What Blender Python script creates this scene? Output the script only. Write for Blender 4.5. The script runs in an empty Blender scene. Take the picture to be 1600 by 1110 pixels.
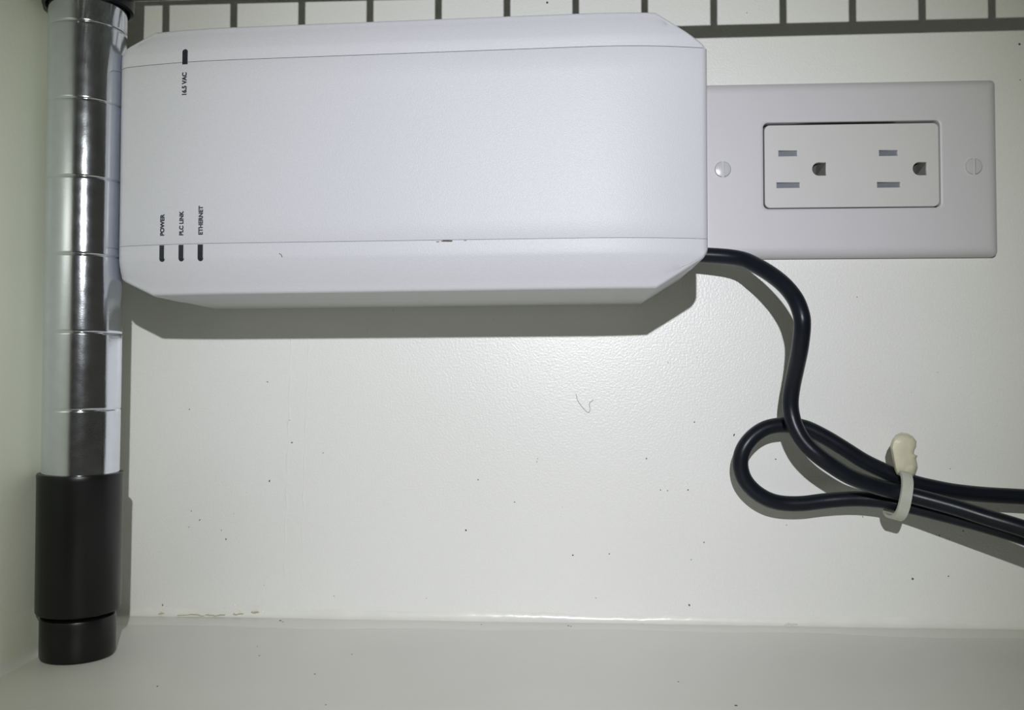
import bpy, bmesh, math, random
from mathutils import Vector, Matrix

random.seed(7)
S = bpy.context.scene
COL = S.collection
MM = 0.001

# ------------------------------------------------------------------ camera
# world: x to the right from the left wall, y into the back wall (wall face y = 0), z up from the floor
F, CX, CY = 1450.0, 800.0, 555.0
CAM = Vector((180.65, -367.63, 93.5))            # millimetres
def _basis(vx, vy, roll):
    n = Vector((vx - CX, vy - CY, F)).normalized()
    r = Vector((math.cos(roll), math.sin(roll), 0.0))
    r = (r - n * r.dot(n)).normalized()
    return r, n.cross(r), n
R_, D_, N_ = _basis(884.0, 600.0, 0.0005)
def P(u, v, h=0.0):
    """point seen at photo pixel (u, v) that lies h millimetres in front of the back wall, in millimetres"""
    p = Vector(((u - CX) / F, (v - CY) / F, 1.0))
    q = Vector((p.dot(R_), p.dot(N_), -p.dot(D_)))
    return CAM + q * ((-CAM.y - h) / q.y)

cam_data = bpy.data.cameras.new('camera')
cam_data.sensor_width = 36.0
cam_data.lens = F / 1600.0 * 36.0
cam_data.clip_start = 0.01
cam = bpy.data.objects.new('camera', cam_data)
COL.objects.link(cam)
right = Vector((R_[0], N_[0], -D_[0]))
down = Vector((R_[1], N_[1], -D_[1]))
fwd = Vector((R_[2], N_[2], -D_[2]))
m = Matrix.Identity(4)
for i in range(3):
    m[i][0], m[i][1], m[i][2], m[i][3] = right[i], -down[i], -fwd[i], CAM[i] * MM
cam.matrix_world = m
S.camera = cam

# ------------------------------------------------------------------ world, light, exposure
W = bpy.data.worlds.new('dim_room')
W.use_nodes = True
bg = W.node_tree.nodes['Background']
bg.inputs[0].default_value = (1.0, 0.98, 0.82, 1)
bg.inputs[1].default_value = 0.04
S.world = W

ld = bpy.data.lights.new('torch', 'SPOT')
ld.energy = 6.6
ld.color = (1.0, 1.0, 1.0)
# LED torch: cool beam core with a yellowish fringe
ld.use_nodes = True
_nt = ld.node_tree
_em = _nt.nodes['Emission']
_tc = _nt.nodes.new('ShaderNodeTexCoord')
_sx = _nt.nodes.new('ShaderNodeSeparateXYZ')
_ab = _nt.nodes.new('ShaderNodeMath'); _ab.operation = 'ABSOLUTE'
_cr = _nt.nodes.new('ShaderNodeValToRGB')
_cr.color_ramp.interpolation = 'EASE'
_cr.color_ramp.elements[0].position = 0.86
_cr.color_ramp.elements[0].color = (0.97, 1.0, 0.84, 1)
_cr.color_ramp.elements[1].position = 0.985
_cr.color_ramp.elements[1].color = (0.935, 0.94, 1.0, 1)
_nt.links.new(_tc.outputs['Normal'], _sx.inputs[0])
_nt.links.new(_sx.outputs['Z'], _ab.inputs[0])
_nt.links.new(_ab.outputs[0], _cr.inputs[0])
_nt.links.new(_cr.outputs[0], _em.inputs['Color'])
ld.shadow_soft_size = 0.0028
ld.spot_size = math.radians(70)
ld.spot_blend = 1.0
torch = bpy.data.objects.new('torch', ld)
COL.objects.link(torch)
torch.location = (0.1957, -0.4626, 0.2035)
aim = Vector((0.172, 0.0, 0.110)) - torch.location
torch.rotation_euler = aim.to_track_quat('-Z', 'Y').to_euler()

S.view_settings.view_transform = 'Standard'
S.view_settings.look = 'None'
S.view_settings.gamma = 1.0
S.view_settings.exposure = 0.0
S.view_settings.use_curve_mapping = False
S.cycles.caustics_reflective = True
S.cycles.blur_glossy = 0.6
S.cycles.caustics_refractive = False
S.cycles.sample_clamp_indirect = 4.0

# ------------------------------------------------------------------ materials
def mat(name, color, rough=0.5, metal=0.0, noise=None, bump=None, spec=0.5, sss=0.0, mottle=None, rough_var=0.0):
    """noise=(scale, amount) colour variation, bump=(scale, strength, distance)"""
    M = bpy.data.materials.new(name)
    M.use_nodes = True
    nt = M.node_tree
    b = nt.nodes['Principled BSDF']
    b.inputs['Base Color'].default_value = (*color, 1)
    b.inputs['Roughness'].default_value = rough
    b.inputs['Metallic'].default_value = metal
    b.inputs['Specular IOR Level'].default_value = spec
    tc = nt.nodes.new('ShaderNodeTexCoord')
    if noise:
        n = nt.nodes.new('ShaderNodeTexNoise')
        n.inputs['Scale'].default_value = noise[0]
        n.inputs['Detail'].default_value = 4
        nt.links.new(tc.outputs['Object'], n.inputs['Vector'])
        r = nt.nodes.new('ShaderNodeValToRGB')
        lo = [c * (1 - noise[1]) for c in color]
        hi = [min(1, c * (1 + noise[1])) for c in color]
        r.color_ramp.elements[0].position = 0.3
        r.color_ramp.elements[1].position = 0.7
        r.color_ramp.elements[0].color = (*lo, 1)
        r.color_ramp.elements[1].color = (*hi, 1)
        nt.links.new(n.outputs['Fac'], r.inputs['Fac'])
        nt.links.new(r.outputs['Color'], b.inputs['Base Color'])
        if rough_var:
            mr = nt.nodes.new('ShaderNodeMapRange')
            mr.inputs['To Min'].default_value = max(0, rough - rough_var)
            mr.inputs['To Max'].default_value = rough + rough_var
            nt.links.new(n.outputs['Fac'], mr.inputs['Value'])
            nt.links.new(mr.outputs['Result'], b.inputs['Roughness'])
    if bump:
        n2 = nt.nodes.new('ShaderNodeTexNoise')
        n2.inputs['Scale'].default_value = bump[0]
        n2.inputs['Detail'].default_value = 2
        nt.links.new(tc.outputs['Object'], n2.inputs['Vector'])
        bp = nt.nodes.new('ShaderNodeBump')
        bp.inputs['Strength'].default_value = bump[1]
        bp.inputs['Distance'].default_value = bump[2]
        nt.links.new(n2.outputs['Fac'], bp.inputs['Height'])
        nt.links.new(bp.outputs['Normal'], b.inputs['Normal'])
    if sss:
        b.inputs['Subsurface Weight'].default_value = sss
        b.inputs['Subsurface Radius'].default_value = (1.0, 0.9, 0.6)
        b.inputs['Subsurface Scale'].default_value = 0.003
    return M

M_WALL = mat('white_gloss_wall_paint', (0.80, 0.805, 0.77), 0.34, noise=(9, 0.02), bump=(1250, 0.45, 0.00025))
M_SIDE = mat('white_paint_green_cast', (0.80, 0.83, 0.71), 0.40, noise=(9, 0.03), bump=(500, 0.2, 0.0003))  # same paint as the back wall; greenish shading cast and brightness put into colour
M_FLOOR = mat('white_floor_paint', (0.74, 0.735, 0.685), 0.42, noise=(14, 0.03), bump=(300, 0.12, 0.0003))
M_CAULK = mat('painted_caulk', (0.80, 0.80, 0.745), 0.28, noise=(60, 0.04), bump=(260, 0.22, 0.0005))
M_FLAKE = mat('yellowed_paint_flake', (0.70, 0.68, 0.54), 0.5, noise=(300, 0.1))
M_RIDGE = mat('white_paint_ridge', (0.81, 0.81, 0.75), 0.3, bump=(400, 0.5, 0.0004))
M_OVER = mat('white_overlap_paint', (0.765, 0.76, 0.71), 0.38, noise=(14, 0.03), bump=(300, 0.12, 0.0003))
M_SPECK = mat('dark_dirt', (0.10, 0.095, 0.085), 0.8, noise=(900, 0.3))
M_HAIR = mat('grey_fibre', (0.42, 0.42, 0.42), 0.6, noise=(900, 0.1))
M_PLASTIC = mat('white_satin_plastic', (0.59, 0.595, 0.62), 0.40, spec=0.32, noise=(20, 0.01), bump=(3000, 0.8, 0.0001))
M_BASE = mat('white_base_plastic', (0.62, 0.63, 0.63), 0.45, noise=(20, 0.01), bump=(2600, 0.2, 0.0001))
M_LED = mat('dark_window_plastic', (0.018, 0.02, 0.028), 0.3, noise=(800, 0.2))
M_INK = mat('black_print', (0.03, 0.032, 0.045), 0.6, noise=(900, 0.1))
M_PLATE = mat('white_cover_plate_plastic', (0.60, 0.59, 0.61), 0.42, noise=(20, 0.01), bump=(1500, 0.06, 0.0001))
M_RECEPT = mat('ivory_white_receptacle', (0.62, 0.61, 0.60), 0.36, noise=(30, 0.01), bump=(1500, 0.04, 0.0001))
M_SHUTTER = mat('grey_shutter_plastic', (0.15, 0.162, 0.19), 0.5, noise=(400, 0.08))
M_CAVITY = mat('dark_cavity_plastic', (0.065, 0.065, 0.06), 0.5, noise=(400, 0.15))
M_SCREW = mat('white_painted_screw', (0.56, 0.56, 0.57), 0.25, noise=(300, 0.03))
M_CORD = mat('black_cord_vinyl', (0.008, 0.010, 0.015), 0.33, spec=0.26, noise=(150, 0.15), bump=(700, 0.08, 0.0003))
M_TIE = mat('ivory_nylon', (0.62, 0.60, 0.44), 0.38, noise=(220, 0.06), bump=(250, 0.25, 0.0006), sss=0.35)
M_STRAP = mat('thin_ivory_nylon', (0.50, 0.52, 0.44), 0.38, noise=(220, 0.06), bump=(250, 0.2, 0.0004), sss=0.2)
M_BLACK = mat('black_hard_plastic', (0.006, 0.0065, 0.007), 0.33, spec=0.35, noise=(60, 0.2), bump=(350, 0.06, 0.0004))
M_CHROME = mat('scratched_chrome', (0.74, 0.77, 0.85), 0.12, metal=1.0, noise=(260, 0.03), bump=(1800, 0.06, 0.0002), rough_var=0.05)
M_WIRE = mat('chrome_wire', (0.72, 0.74, 0.75), 0.2, metal=1.0, noise=(100, 0.05))

# ------------------------------------------------------------------ helpers
def obj(name, verts, faces, material, parent=None, smooth=None, origin=(0, 0, 0)):
    """one mesh object; verts in millimetres (world), origin = world mm of the object's own origin"""
    o0 = Vector(origin)
    me = bpy.data.meshes.new(name)
    me.from_pydata([(Vector(v) - o0) * MM for v in verts], [], faces)
    bm = bmesh.new(); bm.from_mesh(me)
    bmesh.ops.remove_doubles(bm, verts=bm.verts, dist=1e-6)
    bmesh.ops.dissolve_degenerate(bm, edges=bm.edges, dist=1e-7)
    bmesh.ops.recalc_face_normals(bm, faces=bm.faces)
    bm.to_mesh(me); bm.free()
    me.materials.append(material)
    o = bpy.data.objects.new(name, me)
    COL.objects.link(o)
    o.location = o0 * MM
    if parent:
        o.parent = parent
        o.location = o0 * MM - parent.location
    if smooth is not None:
        for p in me.polygons: p.use_smooth = True
        me.set_sharp_from_angle(angle=math.radians(smooth))
    return o

def empty(name, loc, label, cat, group=None):
    o = bpy.data.objects.new(name, None)
    COL.objects.link(o)
    o.empty_display_size = 0.01
    o.location = Vector(loc) * MM
    tag(o, label, cat, group)
    return o

def tag(o, label, cat, group=None):
    o['label'] = label; o['category'] = cat
    if group: o['group'] = group
    return o

def structure(o, label, cat):
    o['kind'] = 'structure'; o['label'] = label; o['category'] = cat
    return o

def box(x0, x1, y0, y1, z0, z1):
    v = [(x, y, z) for x in (x0, x1) for y in (y0, y1) for z in (z0, z1)]
    f = [(0, 1, 3, 2), (4, 6, 7, 5), (0, 4, 5, 1), (2, 3, 7, 6), (0, 2, 6, 4), (1, 5, 7, 3)]
    return v, f

def loft(rings, cap0=True, cap1=True, closed=True):
    n = len(rings[0]); v = []; f = []
    for r in rings: v += [tuple(p) for p in r]
    for i in range(len(rings) - 1):
        for j in range(n if closed else n - 1):
            k = (j + 1) % n
            f.append((i * n + j, i * n + k, (i + 1) * n + k, (i + 1) * n + j))
    if cap0: f.append(tuple(range(n))[::-1])
    if cap1: f.append(tuple(range((len(rings) - 1) * n, len(rings) * n)))
    return v, f

def lathe(cx, cy, prof, seg=64, cap0=True, cap1=True):
    """prof = [(radius, z)...] about a vertical axis"""
    rings = [[(cx + r * math.cos(2 * math.pi * j / seg), cy + r * math.sin(2 * math.pi * j / seg), z)
              for j in range(seg)] for r, z in prof]
    return loft(rings, cap0, cap1)

def catmull(pts, sub):
    pts = [Vector(p) for p in pts]
    q = [pts[0] * 2 - pts[1]] + pts + [pts[-1] * 2 - pts[-2]]
    out = []
    for i in range(1, len(q) - 2):
        p0, p1, p2, p3 = q[i - 1:i + 3]
        for k in range(sub):
            t = k / sub
            out.append(0.5 * ((2 * p1) + (p2 - p0) * t + (2 * p0 - 5 * p1 + 4 * p2 - p3) * t * t
                              + (3 * p1 - p0 - 3 * p2 + p3) * t ** 3))
    out.append(pts[-1])
    return out

def tube(path, r, seg=16, cap=True):
    rings = []
    t0 = (path[1] - path[0]).normalized()
    up = Vector((0, -1, 0)) if abs(t0.y) < 0.9 else Vector((0, 0, 1))
    nrm = (up - t0 * up.dot(t0)).normalized()
    for i, p in enumerate(path):
        a = path[max(0, i - 1)]; b = path[min(len(path) - 1, i + 1)]
        t = (b - a).normalized()
        nrm = (nrm - t * nrm.dot(t)).normalized()
        bn = t.cross(nrm)
        rr = r(i / (len(path) - 1)) if callable(r) else r
        rings.append([p + nrm * (rr * math.cos(2 * math.pi * j / seg)) + bn * (rr * math.sin(2 * math.pi * j / seg))
                      for j in range(seg)])
    return loft(rings, cap, cap)

def rrect(x0, x1, z0, z1, rad, y, k=6):
    pts = []
    for cx, cz, a0 in ((x1 - rad, z1 - rad, 0), (x0 + rad, z1 - rad, 90), (x0 + rad, z0 + rad, 180), (x1 - rad, z0 + rad, 270)):
        for i in range(k + 1):
            a = math.radians(a0 + 90 * i / k)
            pts.append((cx + rad * math.cos(a), y, cz + rad * math.sin(a)))
    return pts

# ------------------------------------------------------------------ setting
v, f = box(-25, 900, 0, 25, -25, 900)
wall = structure(obj('wall_back', v, f, M_WALL), 'white gloss painted back wall behind the adapter', 'wall')
v, f = box(-25, -1.4, -800, 0, -25, 900)
wall_l = structure(obj('wall_left', v, f, M_SIDE), 'white side wall at the left behind the chrome post', 'wall')
v, f = box(-1.4, 900, -800, 0, -25, 0)
floor = structure(obj('floor', v, f, M_FLOOR), 'white painted floor strip along the bottom of the picture', 'floor')

# caulk beads in the two inner corners at floor level (concave, uneven)
def bead(name, along, n, size, label):
    rings = []
    for i in range(n + 1):
        t = i / n
        s = size * (0.85 + 0.22 * math.sin(t * 57 + 1.3) * math.sin(t * 23) + 0.10 * random.uniform(-1, 1))
        prof = [(0, 0), (0, s * 1.5)] + [(s * (1 - math.cos(a)) ** 1.0, s * 1.5 * (1 - math.sin(a))) for a in
                                         [math.radians(x) for x in (20, 40, 60, 80)]] + [(s * 1.1, 0)]
        rings.append([along(t, a, b) for a, b in prof])
    v, f = loft(rings)
    return structure(obj(name, v, f, M_CAULK, smooth=60), label, 'caulk')
bead('trim_1', lambda t, a, b: (0.02 + 900 * t, -a, b), 300, 2.6, 'uneven bead of painted caulk where back wall meets floor')
bead('trim_2', lambda t, a, b: (a - 1.4, -0.02 - 790 * t, b), 160, 2.6, 'thin caulk bead where left wall meets floor')

# overlapping brushed paint edge on the floor along the back wall
n = 160
top = []; 
pv = []; pf = []
for i in range(n + 1):
    x = 1 + 880 * i / n
    w = 12.5 + 2.2 * math.sin(x * 0.021) + 1.2 * math.sin(x * 0.083 + 1) + 0.5 * random.uniform(-1, 1)
    pv += [(x, -0.5, 0.0), (x, -0.5, 0.16), (x, -w + 0.5, 0.16), (x, -w, 0.0)]
    if i:
        a = (i - 1) * 4; b = i * 4
        for k in range(3): pf.append((a + k, a + k + 1, b + k + 1, b + k))
obj('paint_overlap', pv, pf, M_OVER, floor, smooth=50)

# vertical brush ridges in the wall paint
for (u0, v0, u1, v1, r) in ((455, 528, 444, 900, 0.30), (482, 528, 470, 905, 0.28), (597, 540, 600, 760, 0.12)):
    a, b = P(u0, v0), P(u1, v1)
    path = [a.lerp(b, i / 24) + Vector((0.35 * math.sin(i * 1.9), 0.06, 0)) for i in range(25)]
    v, f = tube(path, lambda t, r=r: r * (0.75 + 0.35 * math.sin(t * 40)), 8)
    obj('paint_ridge', v, f, M_RIDGE, wall, smooth=60)

# yellowed flakes and a scratch at the foot of the back wall
for (u, v0, L_, w) in ((252, 959, 2.2, 0.5), (298, 961.5, 11, 0.35), (336, 962, 8, 0.4), (372, 960, 4, 0.4), (398, 957, 3, 0.5), (1236, 976, 5, 0.8), (1000, 976, 3, 0.5)):
    c = P(u, v0, 1.2)
    rings = []
    for i in range(9):
        t = i / 8; s = math.sin(math.pi * t) ** 0.5 * w * 0.5 + 0.02
        x = c.x + (t - 0.5) * L_; dz = 0.3 * random.uniform(-1, 1)
        rings.append([(x, -c.y * 0 - 1.0 - 0.5 * s, c.z + dz - s), (x, -1.6 - 0.3 * s, c.z + dz), (x, -1.0, c.z + dz + s), (x, -0.0, c.z + dz)])
    v, f = loft(rings)
    obj('paint_flake', v, f, M_FLAKE if u < 450 else M_RIDGE, wall, smooth=50)

# small raised chips of paint above the floor seam
for i in range(16):
    c = P(random.choice((250, 275, 300, 365, 385, 405, 420, 440, 455, 465)) + random.uniform(-12, 12), random.uniform(946, 960))
    n_ = 7; rr = random.uniform(0.4, 1.1); el = random.uniform(0.3, 0.7); an = random.uniform(-0.6, 0.6)
    rings = []
    for k, hh in ((1.0, -0.02), (0.85, 0.12), (0.4, 0.2)):
        rings.append([(c.x + k * rr * (math.cos(a) * math.cos(an) - el * math.sin(a) * math.sin(an)), -hh,
                       c.z + k * rr * (math.cos(a) * math.sin(an) + el * math.sin(a) * math.cos(an))) for a in [2 * math.pi * j / n_ for j in range(n_)]])
    v, f = loft(rings)
    obj('paint_chip', v, f, M_RIDGE, wall)

# dirt specks, far too small to tell apart: one object per surface
def speck_mesh(points, plane):
    v = []; f = []
    for (x, y, z, s) in points:
        b = len(v); n = 6; an = random.uniform(0, 6)
        el = random.uniform(0.35, 1.0)
        for ring, hh in ((1.0, 0.0), (0.7, 0.10)):
            for j in range(n):
                a = 2 * math.pi * j / n
                p, q = s * ring * math.cos(a), s * ring * el * math.sin(a)
                p, q = p * math.cos(an) - q * math.sin(an), p * math.sin(an) + q * math.cos(an)
                v.append((x + p, y - hh, z + q) if plane == 'wall' else (x + p, y + q, z + hh))
        for j in range(n):
            k = (j + 1) % n
            f.append((b + j, b + k, b + n + k, b + n + j))
        f.append(tuple(b + n + j for j in range(n)))
    return v, f
sp = [(418, 597, .45), (456, 692, .4), (421, 752, .5), (505, 708, .3), (296, 640, .3), (312, 813, .45), (299, 799, .3), (295, 824, .3),
      (346, 829, .3), (353, 843, .4), (840, 717, .3), (804, 785, .3), (839, 722, .3), (1010, 717, .35), (747, 750, .4), (728, 829, .4),
      (1032, 766, .3), (1043, 767, .3), (1075, 766, .3), (1044, 567, .3), (1147, 680, .6), (1085, 660, .3), (1426, 905, .5), (1482, 901, .3),
      (1468, 837, .4), (1505, 830, .35), (895, 868, .35), (952, 866, .3), (1077, 946, .5), (1080, 875, .3), (1593, 69, .5), (1594, 125, .3),
      (855, 4, .5), (1167, 20, .3), (1212, 718, .3), (1229, 821, .3), (1348, 808, .3), (1540, 979, .4), (522, 932, .3), (254, 946, .5), (1100, 848, .3), (931, 935, .3)]
pts = []
for (u, vv, s) in sp:
    p = P(u, vv); pts.append((p.x, p.y, p.z, s))
for i in range(30):
    pts.append((random.uniform(40, 350), 0.0, random.uniform(8, 150), random.uniform(0.1, 0.22)))
v, f = speck_mesh(pts, 'wall')
o = obj('dirt_specks', v, f, M_SPECK, wall); o['kind'] = 'stuff'
def floor_pt(u, vv):
    a = P(u, vv, 0); q = a - CAM; return CAM + q * (-CAM.z / q.z)
fp = []
for (u, vv, s) in ((438, 971, .6), (442, 973, .4), (402, 1011, .35), (405, 1025, .4), (246, 1073, .6), (492, 1054, .35), (752, 977, .4), (888, 979, .5), (892, 980, .4), (550, 1023, .3), (1060, 1066, .3), (1150, 1103, .6), (509, 1102, .3), (829, 970, .4), (1085, 976, .5)):
    p = floor_pt(u, vv); fp.append((p.x, p.y, 0.17 if p.y > -12 else 0.0, s))
v, f = speck_mesh(fp, 'floor')
o = obj('dirt_specks', v, f, M_SPECK, floor); o['kind'] = 'stuff'

# stray fibre stuck on the wall
path = catmull([P(u, vv, 0.12) for u, vv in ((900, 616), (903, 627), (912, 639), (919, 645), (922, 640), (921, 631), (927, 625))], 6)
v, f = tube(path, 0.13, 6)
tag(obj('stray_fibre', v, f, M_HAIR, smooth=60, origin=path[0]), 'tiny curled grey fibre stuck on the white wall below the adapter', 'fibre')

# ------------------------------------------------------------------ chrome post with black foot
PX, PY = 12.9, -54.5                       # the post leans a little out of the corner
LEAN_H, LEAN_X = 0.012, 0.0085
z_groove0 = P(121, 640, 55.7).z
GS = 26.15
post = empty('shelf_post', (PX, PY, 0), 'grooved chrome shelving post with black plastic foot standing in the left corner', 'post')
ztop = 262.0
zcap = P(118, 739, 54.8).z
prof = [(12.35, zcap - 8)]
zs = sorted(z_groove0 + k * GS for k in range(-1, 12))
for z in zs:
    if z < zcap + 3 or z > ztop - 6: continue
    rr = 12.45 + (z - zcap) * 0.0012
    prof += [(rr, z - 0.9), (rr, z - 0.42), (rr - 0.06, z - 0.3), (rr - 0.26, z - 0.1), (rr - 0.26, z + 0.1), (rr - 0.06, z + 0.3), (rr, z + 0.42), (rr, z + 0.9)]
prof += [(12.6, ztop - 2), (12.0, ztop - 0.4), (10.5, ztop)]
v, f = lathe(PX, PY, prof, 96)
obj('tube', v, f, M_CHROME, post, smooth=50, origin=(PX, PY, 0))
zb = P(112, 968, 53).z
z_s0 = 15.6
o = obj('sleeve', *lathe(PX, PY, [(12.3, z_s0 + 0.3), (13.3, z_s0), (13.55, z_s0 + 0.5), (13.72, zcap - 2), (13.85, zcap - 0.6), (13.6, zcap), (12.5, zcap + 0.1), (12.4, zcap - 6)], 80),
        M_BLACK, post, smooth=40, origin=(PX, PY, 0))
o['label'] = 'black plastic sleeve over the lower end of the post'
o = obj('foot', *lathe(PX, PY, [(11.0, 0), (11.8, 0.25), (12.1, 1.0), (12.15, z_s0 - 2.6), (11.9, z_s0 - 1.8), (11.2, z_s0 - 1.4), (9.5, z_s0 - 1.4), (9.5, z_s0 + 1)], 80),
        M_BLACK, post, smooth=40, origin=(PX, PY, 0))
o['label'] = 'glossy black round foot'

post.rotation_euler = (LEAN_H, LEAN_X, 0)
post.location.z = 0.0002

# ------------------------------------------------------------------ wire shelf above (its collar shows at the top, its shadow falls on the wall)
zc = P(131, 17, 57).z
PX, PY = PX + LEAN_X * zc, PY - LEAN_H * zc
shelf = empty('wire_shelf', (PX, PY, zc), 'wire shelf on the post at the top edge, casting the barred shadow', 'shelf')
o = obj('collar', *lathe(PX, PY, [(12.9, zc + 1), (13.6, zc), (14.6, zc + 0.4), (14.9, zc + 2), (15.3, zc + 30), (14.6, zc + 31), (13.0, zc + 31)], 64, False, False), M_BLACK, shelf, smooth=40, origin=(PX, PY, zc))
o['label'] = 'black plastic collar clamped around the chrome post'
def rod(name, a, b, r, seg=12):
    a, b = Vector(a), Vector(b)
    return obj(name, *tube([a, a.lerp(b, .5), b], r, seg), M_WIRE, shelf, smooth=50, origin=a)
X0 = 180.65
zlo = lambda x: 93.5 + 135.2 + (x - X0 + 150) * 0.0038
zhi = 93.5 + 152.0
xr = 560.0
rod('rail', (PX + 14, PY, zlo(PX + 14)), (xr, PY, zlo(xr)), 2.3)
rod('rail', (PX + 14, PY, zhi), (xr, PY, zhi), 2.3)
YF = PY - 320
rod('rail', (PX + 14, YF, zhi), (xr, YF, zhi), 2.3)
rod('rail', (PX, PY - 14, zhi), (PX, YF, zhi), 2.3)
x_prev = None
for i in range(19):
    x = X0 - 142.2 + (25.05 * i - 0.073 * i * i if i < 13 else 25.05 * 12 - 0.073 * 144 + 23.2 * (i - 12))
    x = X0 + 15 + (x - X0 - 15) * 0.996
    if x > xr: break
    a = [Vector((x, PY, zlo(x))), Vector((x, PY, zhi - 2)), Vector((x, PY + 0.2, zhi + 1.5)), Vector((x, PY - 1.5, zhi + 3.4)), Vector((x, PY - 4, zhi + 3.6)), Vector((x, YF + 160, zhi + 3.6)), Vector((x, YF - 1, zhi + 3.6))]
    obj('wire', *tube(a, 1.25, 10), M_WIRE, shelf, smooth=60, origin=a[0])

# ------------------------------------------------------------------ powerline adapter
XL, XR = X0 - 153.0, X0 + 46.6
ZB, ZT = 93.5 + 30.4, 93.5 + 121.6
HP = 35.0                                   # parting line between base and cover
adap = empty('powerline_adapter', ((XL + XR) / 2, 0, ZB), 'large white plastic powerline adapter box with dark indicator windows, left of the outlet', 'adapter')
def smooth01(t):
    t = max(0.0, min(1.0, t)); return t * t * (3 - 2 * t)
def zlim(x):
    """bottom and top of the outline at x (corners are cut off)"""
    b, t = 0.0, 0.0
    dr = x - (XR - 17.0)
    if dr > 0: b = 10.6 * dr / 17.0; t = 11.8 * dr / 17.0
    if dr > 14.5: b += 1.6 * ((dr - 14.5) / 2.5) ** 2; t += 0.8 * ((dr - 14.5) / 2.5) ** 2
    dl = (XL + 12.5) - x
    if dl > 0: b = 6.2 * dl / 12.5; t = 6.4 * dl / 12.5
    tilt = (x - X0 + 60) * 0.0125
    tb = (x - X0 + 60) * 0.009
    return ZB + b + tb * 0.9, ZT - t + tilt
def hfront(x, zrel):
    """height of the front above the wall; zrel 0..1 between bottom and top"""
    h = 67.0 + (x - X0 + 60) * 0.012
    xe = (x - (XR - 42)) / 42
    if xe > 0: h -= 5.6 * xe ** 2.2
    xe = ((XL + 40) - x) / 40
    if xe > 0: h -= 4.6 * xe ** 2.0
    e = x - (XR - 2.0)
    if e > 0: h -= 1.6 * (1 - math.sqrt(max(0, 1 - (e / 2.0) ** 2)))
    e = (XL + 4.0) - x
    if e > 0: h -= 3.6 * (1 - math.sqrt(max(0, 1 - (e / 4.0) ** 2)))
    return h
def seam_bot(x): return 93.5 + 46.9 + 0.004 * (x - X0 + 60) 
def seam_top(x): return 93.5 + 109.0 + 0.0125 * (x - X0 + 60)
def fac_bot(x): return seam_bot(x) - 4.9
def fac_top(x): return seam_top(x) + 3.9
xs = [XL, XL + 0.1, XL + 0.4, XL + 0.9, XL + 1.6, XL + 2.4, XL + 3.2, XL + 4.0, XR - 2.0, XR - 1.2, XR - 0.7, XR - 0.15] + [XL + 12.5 * i / 6 for i in range(1, 7)] + [XL + 12.5 + (XR - XL - 12.5 - 42) * i / 14 for i in range(1, 15)] + \
     [XR - 42 + 25 * i / 8 for i in range(1, 9)] + [XR - 17 + 17 * i / 10 for i in range(1, 10)] + [XR - 0.4, XR]
xs = sorted(set(round(x, 4) for x in xs))
G = 0.05                                     # seam half width
def edge_h(x, z):
    """front surface height including sloping facets"""
    h = hfront(x, 0)
    if z < fac_bot(x): h -= (fac_bot(x) - z) * 0.36
    if z > fac_top(x): h -= (z - fac_top(x)) * 0.36
    return h
def band(x, lo):
    """cross-section of the cover above or below the seam, from seam edge to parting line"""
    zb_, zt_ = zlim(x)
    out = []
    if lo:
        s = seam_bot(x); zl = max(zb_, fac_bot(x)) if False else zb_
        ys = [s - G] + [s - G - 2.2] + [fac_bot(x) + 0.7, fac_bot(x) - 0.7] + [fac_bot(x) - 0.7 - (fac_bot(x) - 0.7 - zb_) * k for k in (0.33, 0.66)]
        ys = [max(z, zb_ + 1.2) for z in ys]
        h_in = edge_h(x, s) - 0.7
        out.append((s - G, h_in))
        for z in ys: out.append((z, edge_h(x, z)))
        he = edge_h(x, zb_ + 1.2)
        for a in (0, 22, 45, 68, 90):
            a = math.radians(a)
            out.append((zb_ + 1.6 * (1 - math.sin(a)), he - 0.12 - 1.6 * (1 - math.cos(a))))
        out.append((zb_, HP + 0.5)); out.append((zb_ + 0.4, HP + 0.15)); out.append((s - G, HP + 0.15))
    else:
        s = seam_top(x)
        ys = [s + G] + [s + G + 1.8] + [fac_top(x) - 0.6, fac_top(x) + 0.6] + [fac_top(x) + 0.6 + (zt_ - fac_top(x) - 0.6) * k for k in (0.33, 0.66)]
        ys = [min(max(z, s + G), max(zt_ - 1.2, s + G)) for z in ys]
        out.append((s + G, edge_h(x, s) - 0.7))
        for z in ys: out.append((z, edge_h(x, z)))
        he = edge_h(x, zt_ - 1.2)
        for a in (0, 22, 45, 68, 90):
            a = math.radians(a)
            out.append((zt_ - 1.6 * (1 - math.sin(a)), he - 0.12 - 1.6 * (1 - math.cos(a))))
        out.append((zt_, HP + 0.5)); out.append((zt_ - 0.4, HP + 0.15)); out.append((s + G, HP + 0.15))
    return out
def strip_part(name, section, parent, material, label=None):
    rings = []
    for x in xs:
        rings.append([(x, -h, z) for z, h in section(x)])
    v, f = loft(rings, False, False, closed=False)
    n_ = len(rings[0]); last = (len(xs) - 1) * n_
    f.append(tuple(range(n_))); f.append(tuple(range(last, last + n_))[::-1])
    o = obj(name, v, f, material, parent, smooth=28, origin=adap.location / MM)
    if label: o['label'] = label
    return o
strip_part('lower_cover', lambda x: band(x, True), adap, M_PLASTIC)
strip_part('upper_cover', lambda x: band(x, False), adap, M_PLASTIC)
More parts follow.
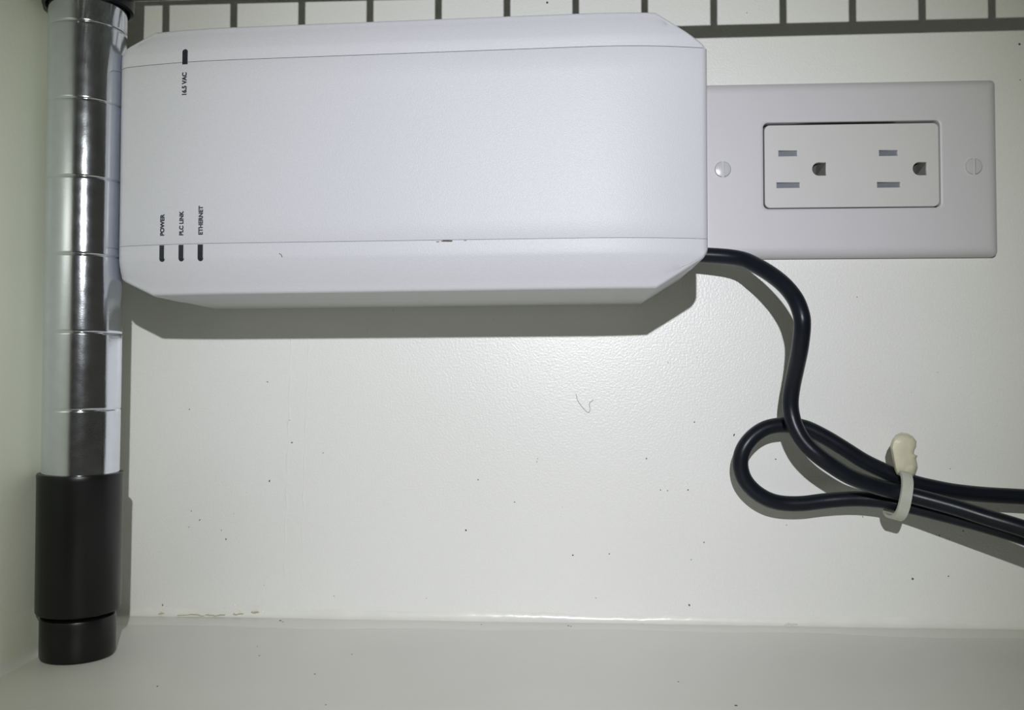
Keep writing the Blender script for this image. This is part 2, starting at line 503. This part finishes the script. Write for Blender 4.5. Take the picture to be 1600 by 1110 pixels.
def panel(x):
    a, b = seam_bot(x) + G, seam_top(x) - G
    e = 0.14
    out = [(a, HP + 0.25), (a, edge_h(x, a) - e), (a + e * 0.4, edge_h(x, a) - e * 0.3), (a + e, edge_h(x, a))]
    for k in range(1, 8): out.append((a + (b - a) * k / 8, edge_h(x, a)))
    out += [(b - e, edge_h(x, b)), (b - e * 0.4, edge_h(x, b) - e * 0.3), (b, edge_h(x, b) - e), (b, HP + 0.25)]
    return out
front = strip_part('front_panel', panel, adap, M_PLASTIC)
# dark core behind the seams keeps them shut, and the base against the wall
def base_section(x):
    zb_, zt_ = zlim(x)
    i = 0.25
    return [(zb_ + i, 0), (zb_ + i, HP - 0.5), (zb_ + i + 0.4, HP - 0.1), (zt_ - i - 0.4, HP - 0.1), (zt_ - i, HP - 0.5), (zt_ - i, 0)]
strip_part('base', base_section, adap, M_BASE)

def on_front(u, vv, lift=0.0):
    h = 66.0
    for _ in range(6):
        p = P(u, vv, h); h = edge_h(p.x, p.z)
    return P(u, vv, h + lift)

# indicator windows
def led(u, v_flat, v_round, label):
    a, b = on_front(u, v_flat), on_front(u, v_round)
    w = 0.95
    dz = 1 if b.z > a.z else -1
    out = [(-w, 0.0), (w, 0.0)]
    Lh = abs(b.z - a.z) - w
    for i in range(9):
        t = math.radians(180 * i / 8)
        out.append((w * math.cos(t), Lh + w * math.sin(t)))
    def ring(s, lift):
        r = []
        for x, z in out:
            xx, zz = a.x + x * s, a.z + dz * (Lh * 0.5 + (z - Lh * 0.5) * (1 - (1 - s) * 0.25))
            r.append((xx, -edge_h(xx, zz) - lift, zz))
        return r
    v, f = loft([ring(1.0, -0.5), ring(1.0, 0.05), ring(0.9, 0.10)], True, True)
    o = obj('indicator_window', v, f, M_LED, adap, origin=a)
    o['label'] = label
    return o
led(289, 100.6, 77, 'dark slot above the 16.5 VAC print')
led(253.2, 383.5, 409.5, 'dark slot below the POWER print')
led(283.2, 382.8, 408.8, 'dark slot below the PLC LINK print')
led(313.2, 382.2, 408.4, 'dark slot below the ETHERNET print')

def lettering(text, u, v_start, v_end, u_w):
    a, b = on_front(u, v_start), on_front(u, v_end)
    cu = bpy.data.curves.new('lettering', 'FONT')
    cu.body = text; cu.size = 1.0; cu.fill_mode = 'BOTH'; cu.offset = 0.022
    t = bpy.data.objects.new('lettering_tmp', cu)
    COL.objects.link(t)
    bpy.context.view_layer.update()
    me = bpy.data.meshes.new_from_object(t.evaluated_get(bpy.context.evaluated_depsgraph_get()))
    bpy.data.objects.remove(t)
    xs_ = [q.co.x for q in me.vertices]; ys_ = [q.co.y for q in me.vertices]
    sx = (b.z - a.z) / (max(xs_) - min(xs_))
    sy = u_w / (max(ys_) - min(ys_))
    y0 = (max(ys_) + min(ys_)) / 2
    for q in me.vertices:
        z = a.z + (q.co.x - min(xs_)) * sx
        x = a.x - (q.co.y - y0) * sy
        q.co = (Vector((x, -edge_h(x, z) - 0.04, z)) - a) * MM
    vs0 = [q.co.copy() for q in me.vertices]; fs0 = [tuple(p.vertices) for p in me.polygons]
    vs, fs = [], []
    for k, (dx, dz) in enumerate(((-0.055, -0.04), (0.055, -0.04), (-0.055, 0.04), (0.055, 0.04))):   # heavier strokes
        b_ = len(vs)
        vs += [c + Vector((dx * MM, -0.004 * k * MM, dz * MM)) for c in vs0]
        fs += [tuple(b_ + i for i in p) for p in fs0]
    me = bpy.data.meshes.new('lettering'); me.from_pydata(vs, [], fs)
    me.materials.append(M_INK)
    o = bpy.data.objects.new('lettering', me)
    COL.objects.link(o)
    o.parent = front
    o.location = a * MM - adap.location - front.location
    o['label'] = 'black printed word ' + text
    return o
lettering('16.5 VAC', 287.8, 148.2, 113.4, 1.62)
lettering('POWER', 253.4, 368.3, 335.0, 1.45)
lettering('PLC LINK', 283.2, 367.8, 330.2, 1.45)
lettering('ETHERNET', 313.4, 366.8, 321.8, 1.45)
# scuff marks on the lower seam
for (u, vv, s) in ((692, 377, .3), (697, 376.6, .55), (702, 376.8, .5), (684, 378, .25), (727, 376, .2)):
    p = on_front(u, vv)
    v, f = box(p.x - s * 2, p.x + s * 2, p.y - 0.05, p.y + 0.4, p.z - s * 0.5, p.z + s * 0.5)
    obj('scuff', v, f, M_SPECK, adap, origin=p)

path = catmull([on_front(u, vv, 0.02) for u, vv in ((436, 396.5), (439, 398), (441, 402))], 5)
obj('scuff', *tube(path, 0.12, 6), M_SPECK, adap, origin=path[0])

# ------------------------------------------------------------------ wall outlet
OX0, OX1, OZ0, OZ1 = X0 + 51.2, X0 + 165.4, 93.5 + 48.9, 93.5 + 117.3
ax0, ax1, az0, az1 = X0 + 76.6, X0 + 143.4, 93.5 + 67.7, 93.5 + 101.2
out = empty('wall_outlet', ((OX0 + OX1) / 2, 0, OZ0), 'white two-socket wall outlet with cover plate at the right', 'outlet')
T = 5.6
rings = [rrect(OX0, OX1, OZ0, OZ1, 1.8, 0), rrect(OX0, OX1, OZ0, OZ1, 1.8, -2.0)]
for a in (15, 30, 45, 60, 75, 90):
    a = math.radians(a); i = 3.8 * (1 - math.cos(a))
    rings.append(rrect(OX0 + i, OX1 - i, OZ0 + i, OZ1 - i, 1.8, -2.0 - (T - 2.0) * math.sin(a)))
rings += [rrect(OX0 + 4.6, OX1 - 4.6, OZ0 + 4.6, OZ1 - 4.6, 1.8, -T), rrect(ax0 - 1.2, ax1 + 1.2, az0 - 1.2, az1 + 1.2, 2.6, -T), rrect(ax0 - 0.5, ax1 + 0.5, az0 - 0.5, az1 + 0.5, 2.3, -T), rrect(ax0 - 0.15, ax1 + 0.15, az0 - 0.15, az1 + 0.15, 2.0, -T + 0.2),
          rrect(ax0, ax1, az0, az1, 1.9, -T + 0.6), rrect(ax0, ax1, az0, az1, 1.9, -0.6)]
v, f = loft(rings, False, False)
obj('cover_plate', v, f, M_PLATE, out, smooth=35, origin=out.location / MM)

# receptacle face with real openings
def spline(cu, pts):
    s = cu.splines.new('POLY'); s.points.add(len(pts) - 1); s.use_cyclic_u = True
    for p, (x, z) in zip(s.points, pts): p.co = (x, z, 0, 1)
cu = bpy.data.curves.new('receptacle', 'CURVE'); cu.dimensions = '2D'; cu.fill_mode = 'BOTH'; cu.extrude = 1.4; cu.bevel_depth = 0.18; cu.bevel_resolution = 1
g = 0.9
spline(cu, [(p[0], p[2]) for p in rrect(ax0 + g - 0.25, ax1 - g + 0.25, az0 + g - 0.35, az1 - g - 0.2, 1.9, 0)])
slots, grounds = [], []
for du, dv in ((0, 0), (157.2, -0.6)):
    for (u0, v0, u1, v1) in ((1216.5, 235, 1246, 244), (1213.5, 285, 1250, 293.5)):
        a, b = P(u0 + du, v0 + dv, T), P(u1 + du, v1 + dv, T)
        slots.append((a.x, b.x, b.z, a.z))
    a, b = P(1269 + du, 254 + dv - 0.5, T), P(1291.5 + du, 275 + dv - 0.5, T)
    grounds.append((a.x, b.x, b.z, a.z))
for x0, x1, z0, z1 in slots:
    spline(cu, [(x0 - .15, z0 - .15), (x1 + .15, z0 - .15), (x1 + .15, z1 + .15), (x0 - .15, z1 + .15)])
for x0, x1, z0, z1 in grounds:
    r = (z1 - z0) / 2; zc_ = (z0 + z1) / 2
    spline(cu, [(x1 + .1, z0 - .1), (x1 + .1, z1 + .1)] + [(x0 + r + (r + .1) * math.cos(math.radians(a)), zc_ + (r + .1) * math.sin(math.radians(a))) for a in range(90, 271, 15)])
t = bpy.data.objects.new('tmp', cu); COL.objects.link(t)
bpy.context.view_layer.update()
me = bpy.data.meshes.new_from_object(t.evaluated_get(bpy.context.evaluated_depsgraph_get()))
bpy.data.objects.remove(t)
for q in me.vertices:
    x, z, e = q.co
    q.co = (Vector((x, -(T - 1.75 + e), z)) - Vector(out.location / MM)) * MM
me.materials.clear(); me.materials.append(M_RECEPT)
bm = bmesh.new(); bm.from_mesh(me); bmesh.ops.remove_doubles(bm, verts=bm.verts, dist=1e-6); bmesh.ops.recalc_face_normals(bm, faces=bm.faces); bm.to_mesh(me); bm.free()
rec = bpy.data.objects.new('receptacle', me); COL.objects.link(rec); rec.parent = out
for x0, x1, z0, z1 in slots:
    v, f = box(x0 - .4, x1 + .4, -(T - 1.5), -(T - 3.2), z0 - .4, z1 + .4)
    o = obj('shutter', v, f, M_SHUTTER, out, origin=(x0, -(T - 3), z0)); o['label'] = 'grey safety shutter inside the socket slot'
for x0, x1, z0, z1 in grounds:
    zc_ = (z0 + z1) / 2
    v, f = box(x0 - .6, x1 + .6, -(T - 3.6), -(T - 4.6), z0 - .6, z1 + .6)
    o = obj('ground_contact', v, f, M_CAVITY, out, origin=(x0, -1, z0)); o['label'] = 'dark ground pin hole bottom'
    # slanted half inside the hole
    v = [(x0 + 2.0, -(T - 3.5), z0 - .1), (x1 + .2, -(T - 3.5), z0 - .1), (x1 + .2, -(T - 1.6), z0 - .1), (x0 + 2.6, -(T - 3.5), z1), (x1 + .2, -(T - 3.5), z1), (x1 + .2, -(T - 1.0), z1)]
    o = obj('ground_shutter', v, [(0, 1, 2), (3, 5, 4), (0, 2, 5, 3), (1, 4, 5, 2), (0, 3, 4, 1)], M_CAVITY, out, origin=(x0, -2, z0))
v, f = box(ax0 - 3, ax1 + 3, -0.9, 0.0, az0 - 3, az1 + 3)
obj('yoke', v, f, M_CAVITY, out, origin=(ax0, 0, az0))
for u, vv in ((1129.5, 264.5), (1522, 260)):
    c = P(u, vv, T + 0.5); R0 = 3.15
    half = []
    vs, fs = [], []
    for side in (-1, 1):
        sl = 0.52
        a0 = math.asin(sl / R0)
        def ringp(rad, hh):
            s_ = min(sl, rad * 0.98); a_ = math.asin(s_ / rad)
            angs = [(-90 + 180 * i / 14) for i in range(15)]
            res = []
            for i in range(15):
                th = -math.pi / 2 + a_ + (math.pi - 2 * a_) * i / 14
                res.append((c.x + side * rad * math.cos(th), -hh, c.z + rad * math.sin(th)))
            return res
        v, f = loft([ringp(R0, T - 0.05), ringp(R0, T + 0.35), ringp(R0 * 0.9, T + 0.75), ringp(R0 * 0.55, T + 0.95)])
        b = len(vs); vs += v; fs += [tuple(b + i for i in ff) for ff in f]
    disc = [[(c.x + R0 * 0.98 * math.cos(2 * math.pi * i / 32), -hh, c.z + R0 * 0.98 * math.sin(2 * math.pi * i / 32)) for i in range(32)] for hh in (T - 0.05, T + 0.02)]
    v, f = loft(disc); b = len(vs); vs += v; fs += [tuple(b + i for i in ff) for ff in f]
    o = obj('screw', vs, fs, M_SCREW, out, smooth=40, origin=(c.x, -T, c.z))
    o['label'] = 'round slotted screw head with upright slot'

# ------------------------------------------------------------------ power cord
A = [(1114, 397, 15), (1149, 403, 19), (1185, 417, 25), (1219, 440, 32), (1241, 465, 36.5), (1251.5, 490, 39), (1253.5, 511, 39), (1250, 544, 36), (1244, 574, 31),
     (1238, 603, 26.5), (1235, 628, 25), (1237, 649, 25), (1244, 670.5, 26), (1257, 692, 27), (1276.6, 711, 28), (1300, 728, 28), (1326, 744, 27), (1353, 755, 25),
     (1378, 763, 23.5), (1398, 768, 23), (1430, 776, 24), (1492, 793, 29), (1539, 808, 33), (1598, 826, 37), (1660, 848, 40), (1730, 868, 40), (1790, 880, 37),
     (1820, 895, 33), (1790, 908, 30), (1730, 890, 30), (1660, 862, 31), (1598, 839, 31), (1539, 821, 28), (1492, 808.5, 24), (1430, 793, 18), (1400, 787, 16),
     (1378, 782.5, 15), (1343, 780, 14), (1313, 781, 13.5), (1283.5, 784, 13), (1254, 787.5, 13), (1224, 787, 13), (1200, 781, 13.5), (1178.5, 767.6, 14),
     (1163.6, 750, 14.5), (1157, 730, 15), (1158.5, 711, 15.5), (1166.6, 694, 15.5), (1181.5, 678.5, 15), (1201, 668, 14.5), (1228, 664.5, 14), (1257, 668.5, 14),
     (1288, 683, 14.5), (1318, 701, 15), (1348, 720, 15), (1374, 733, 15), (1400, 745, 15), (1428, 755, 15), (1457, 762, 15), (1492, 768.5, 14.5), (1539, 773.5, 14),
     (1600, 777, 14), (1680, 782, 14), (1780, 800, 12), (1880, 860, 10), (1960, 960, 8)]
pts = [P(*a) for a in A]
pts[0].x = XR - 0.6
path = catmull(pts, 5)
v, f = tube(path, 2.95, 20)
tag(obj('power_cord', v, f, M_CORD, smooth=50, origin=pts[0]), 'black cord leaving the adapter, looped and bundled by an ivory cable tie', 'cord')

# ------------------------------------------------------------------ cable tie
c = P(1402, 773, 18)
tie = empty('cable_tie', c, 'ivory nylon cable tie cinched around the black cord loop', 'cable tie')
along = (P(1450, 783, 18) - P(1370, 762, 18)).normalized()
nout = Vector((0, -1, 0))
across = along.cross(nout).normalized()
if across.z < 0: across = -across
def loop_pt(a, ra, rb):
    ex = 2.6
    ca, sa = math.cos(a), math.sin(a)
    s_ = math.copysign(abs(ca) ** (2 / ex), ca) * ra
    h_ = math.copysign(abs(sa) ** (2 / ex), sa) * rb
    skew = along * (-0.07 * s_)
    return c + across * s_ + nout * h_ + skew
rings = []
nseg = 40
for i in range(nseg):
    a = 2 * math.pi * i / nseg
    rings.append([loop_pt(a, 8.1, 8.3) - along * 2.1, loop_pt(a, 8.1, 8.3) + along * 2.1, loop_pt(a, 9.2, 9.4) + along * 1.9, loop_pt(a, 9.2, 9.4) - along * 1.9])
v, f = loft(rings, False, False)
nn = len(rings) - 1
f += [(nn * 4 + j, nn * 4 + (j + 1) % 4, (j + 1) % 4, j) for j in range(4)]
obj('strap', v, f, M_STRAP, tie, smooth=40, origin=c)
prof = [(1391.5, 697), (1394.5, 687.5), (1400, 680.5), (1408, 677), (1418, 678.5), (1426, 683), (1431.5, 690.5), (1431, 699), (1428.5, 704), (1427.5, 709.5), (1433, 712.5), (1431, 717.5),
        (1432.5, 724), (1433.5, 731), (1430, 741), (1423, 748), (1411, 745), (1401, 741), (1398, 734), (1394.5, 716)]
def headring(h, s):
    cc = P(1412, 712, h)
    return [cc + (P(u, vv, h) - cc) * s * 1.06 for u, vv in prof]
v, f = loft([headring(12.5, 0.86), headring(13.4, 0.95), headring(18.5, 0.97), headring(20.5, 0.93), headring(21.6, 0.80), headring(22.0, 0.5)])
o = obj('head', v, f, M_TIE, tie, smooth=45, origin=P(1412, 712, 14)); o['label'] = 'blunt ivory tie head standing up above the strap'
def knob(u, vv, h, ru, rv, rh):
    p = P(u, vv, h)
    rings = []
    for i in range(9):
        t = math.pi * i / 8
        rings.append([(p.x + ru * math.sin(t) * math.cos(b), p.y - rh * math.cos(t), p.z + rv * math.sin(t) * math.sin(b)) for b in [2 * math.pi * j / 16 for j in range(16)]])
    return loft(rings, False, False)
v, f = knob(1417, 729, 20.4, 3.4, 3.4, 1.7)
obj('pawl', v, f, M_TIE, tie, smooth=60, origin=P(1418, 729, 18))
v, f = knob(1411, 694, 20.8, 3.9, 3.6, 1.0)
obj('tail_stub', v, f, M_TIE, tie, smooth=60, origin=P(1411, 692, 18))
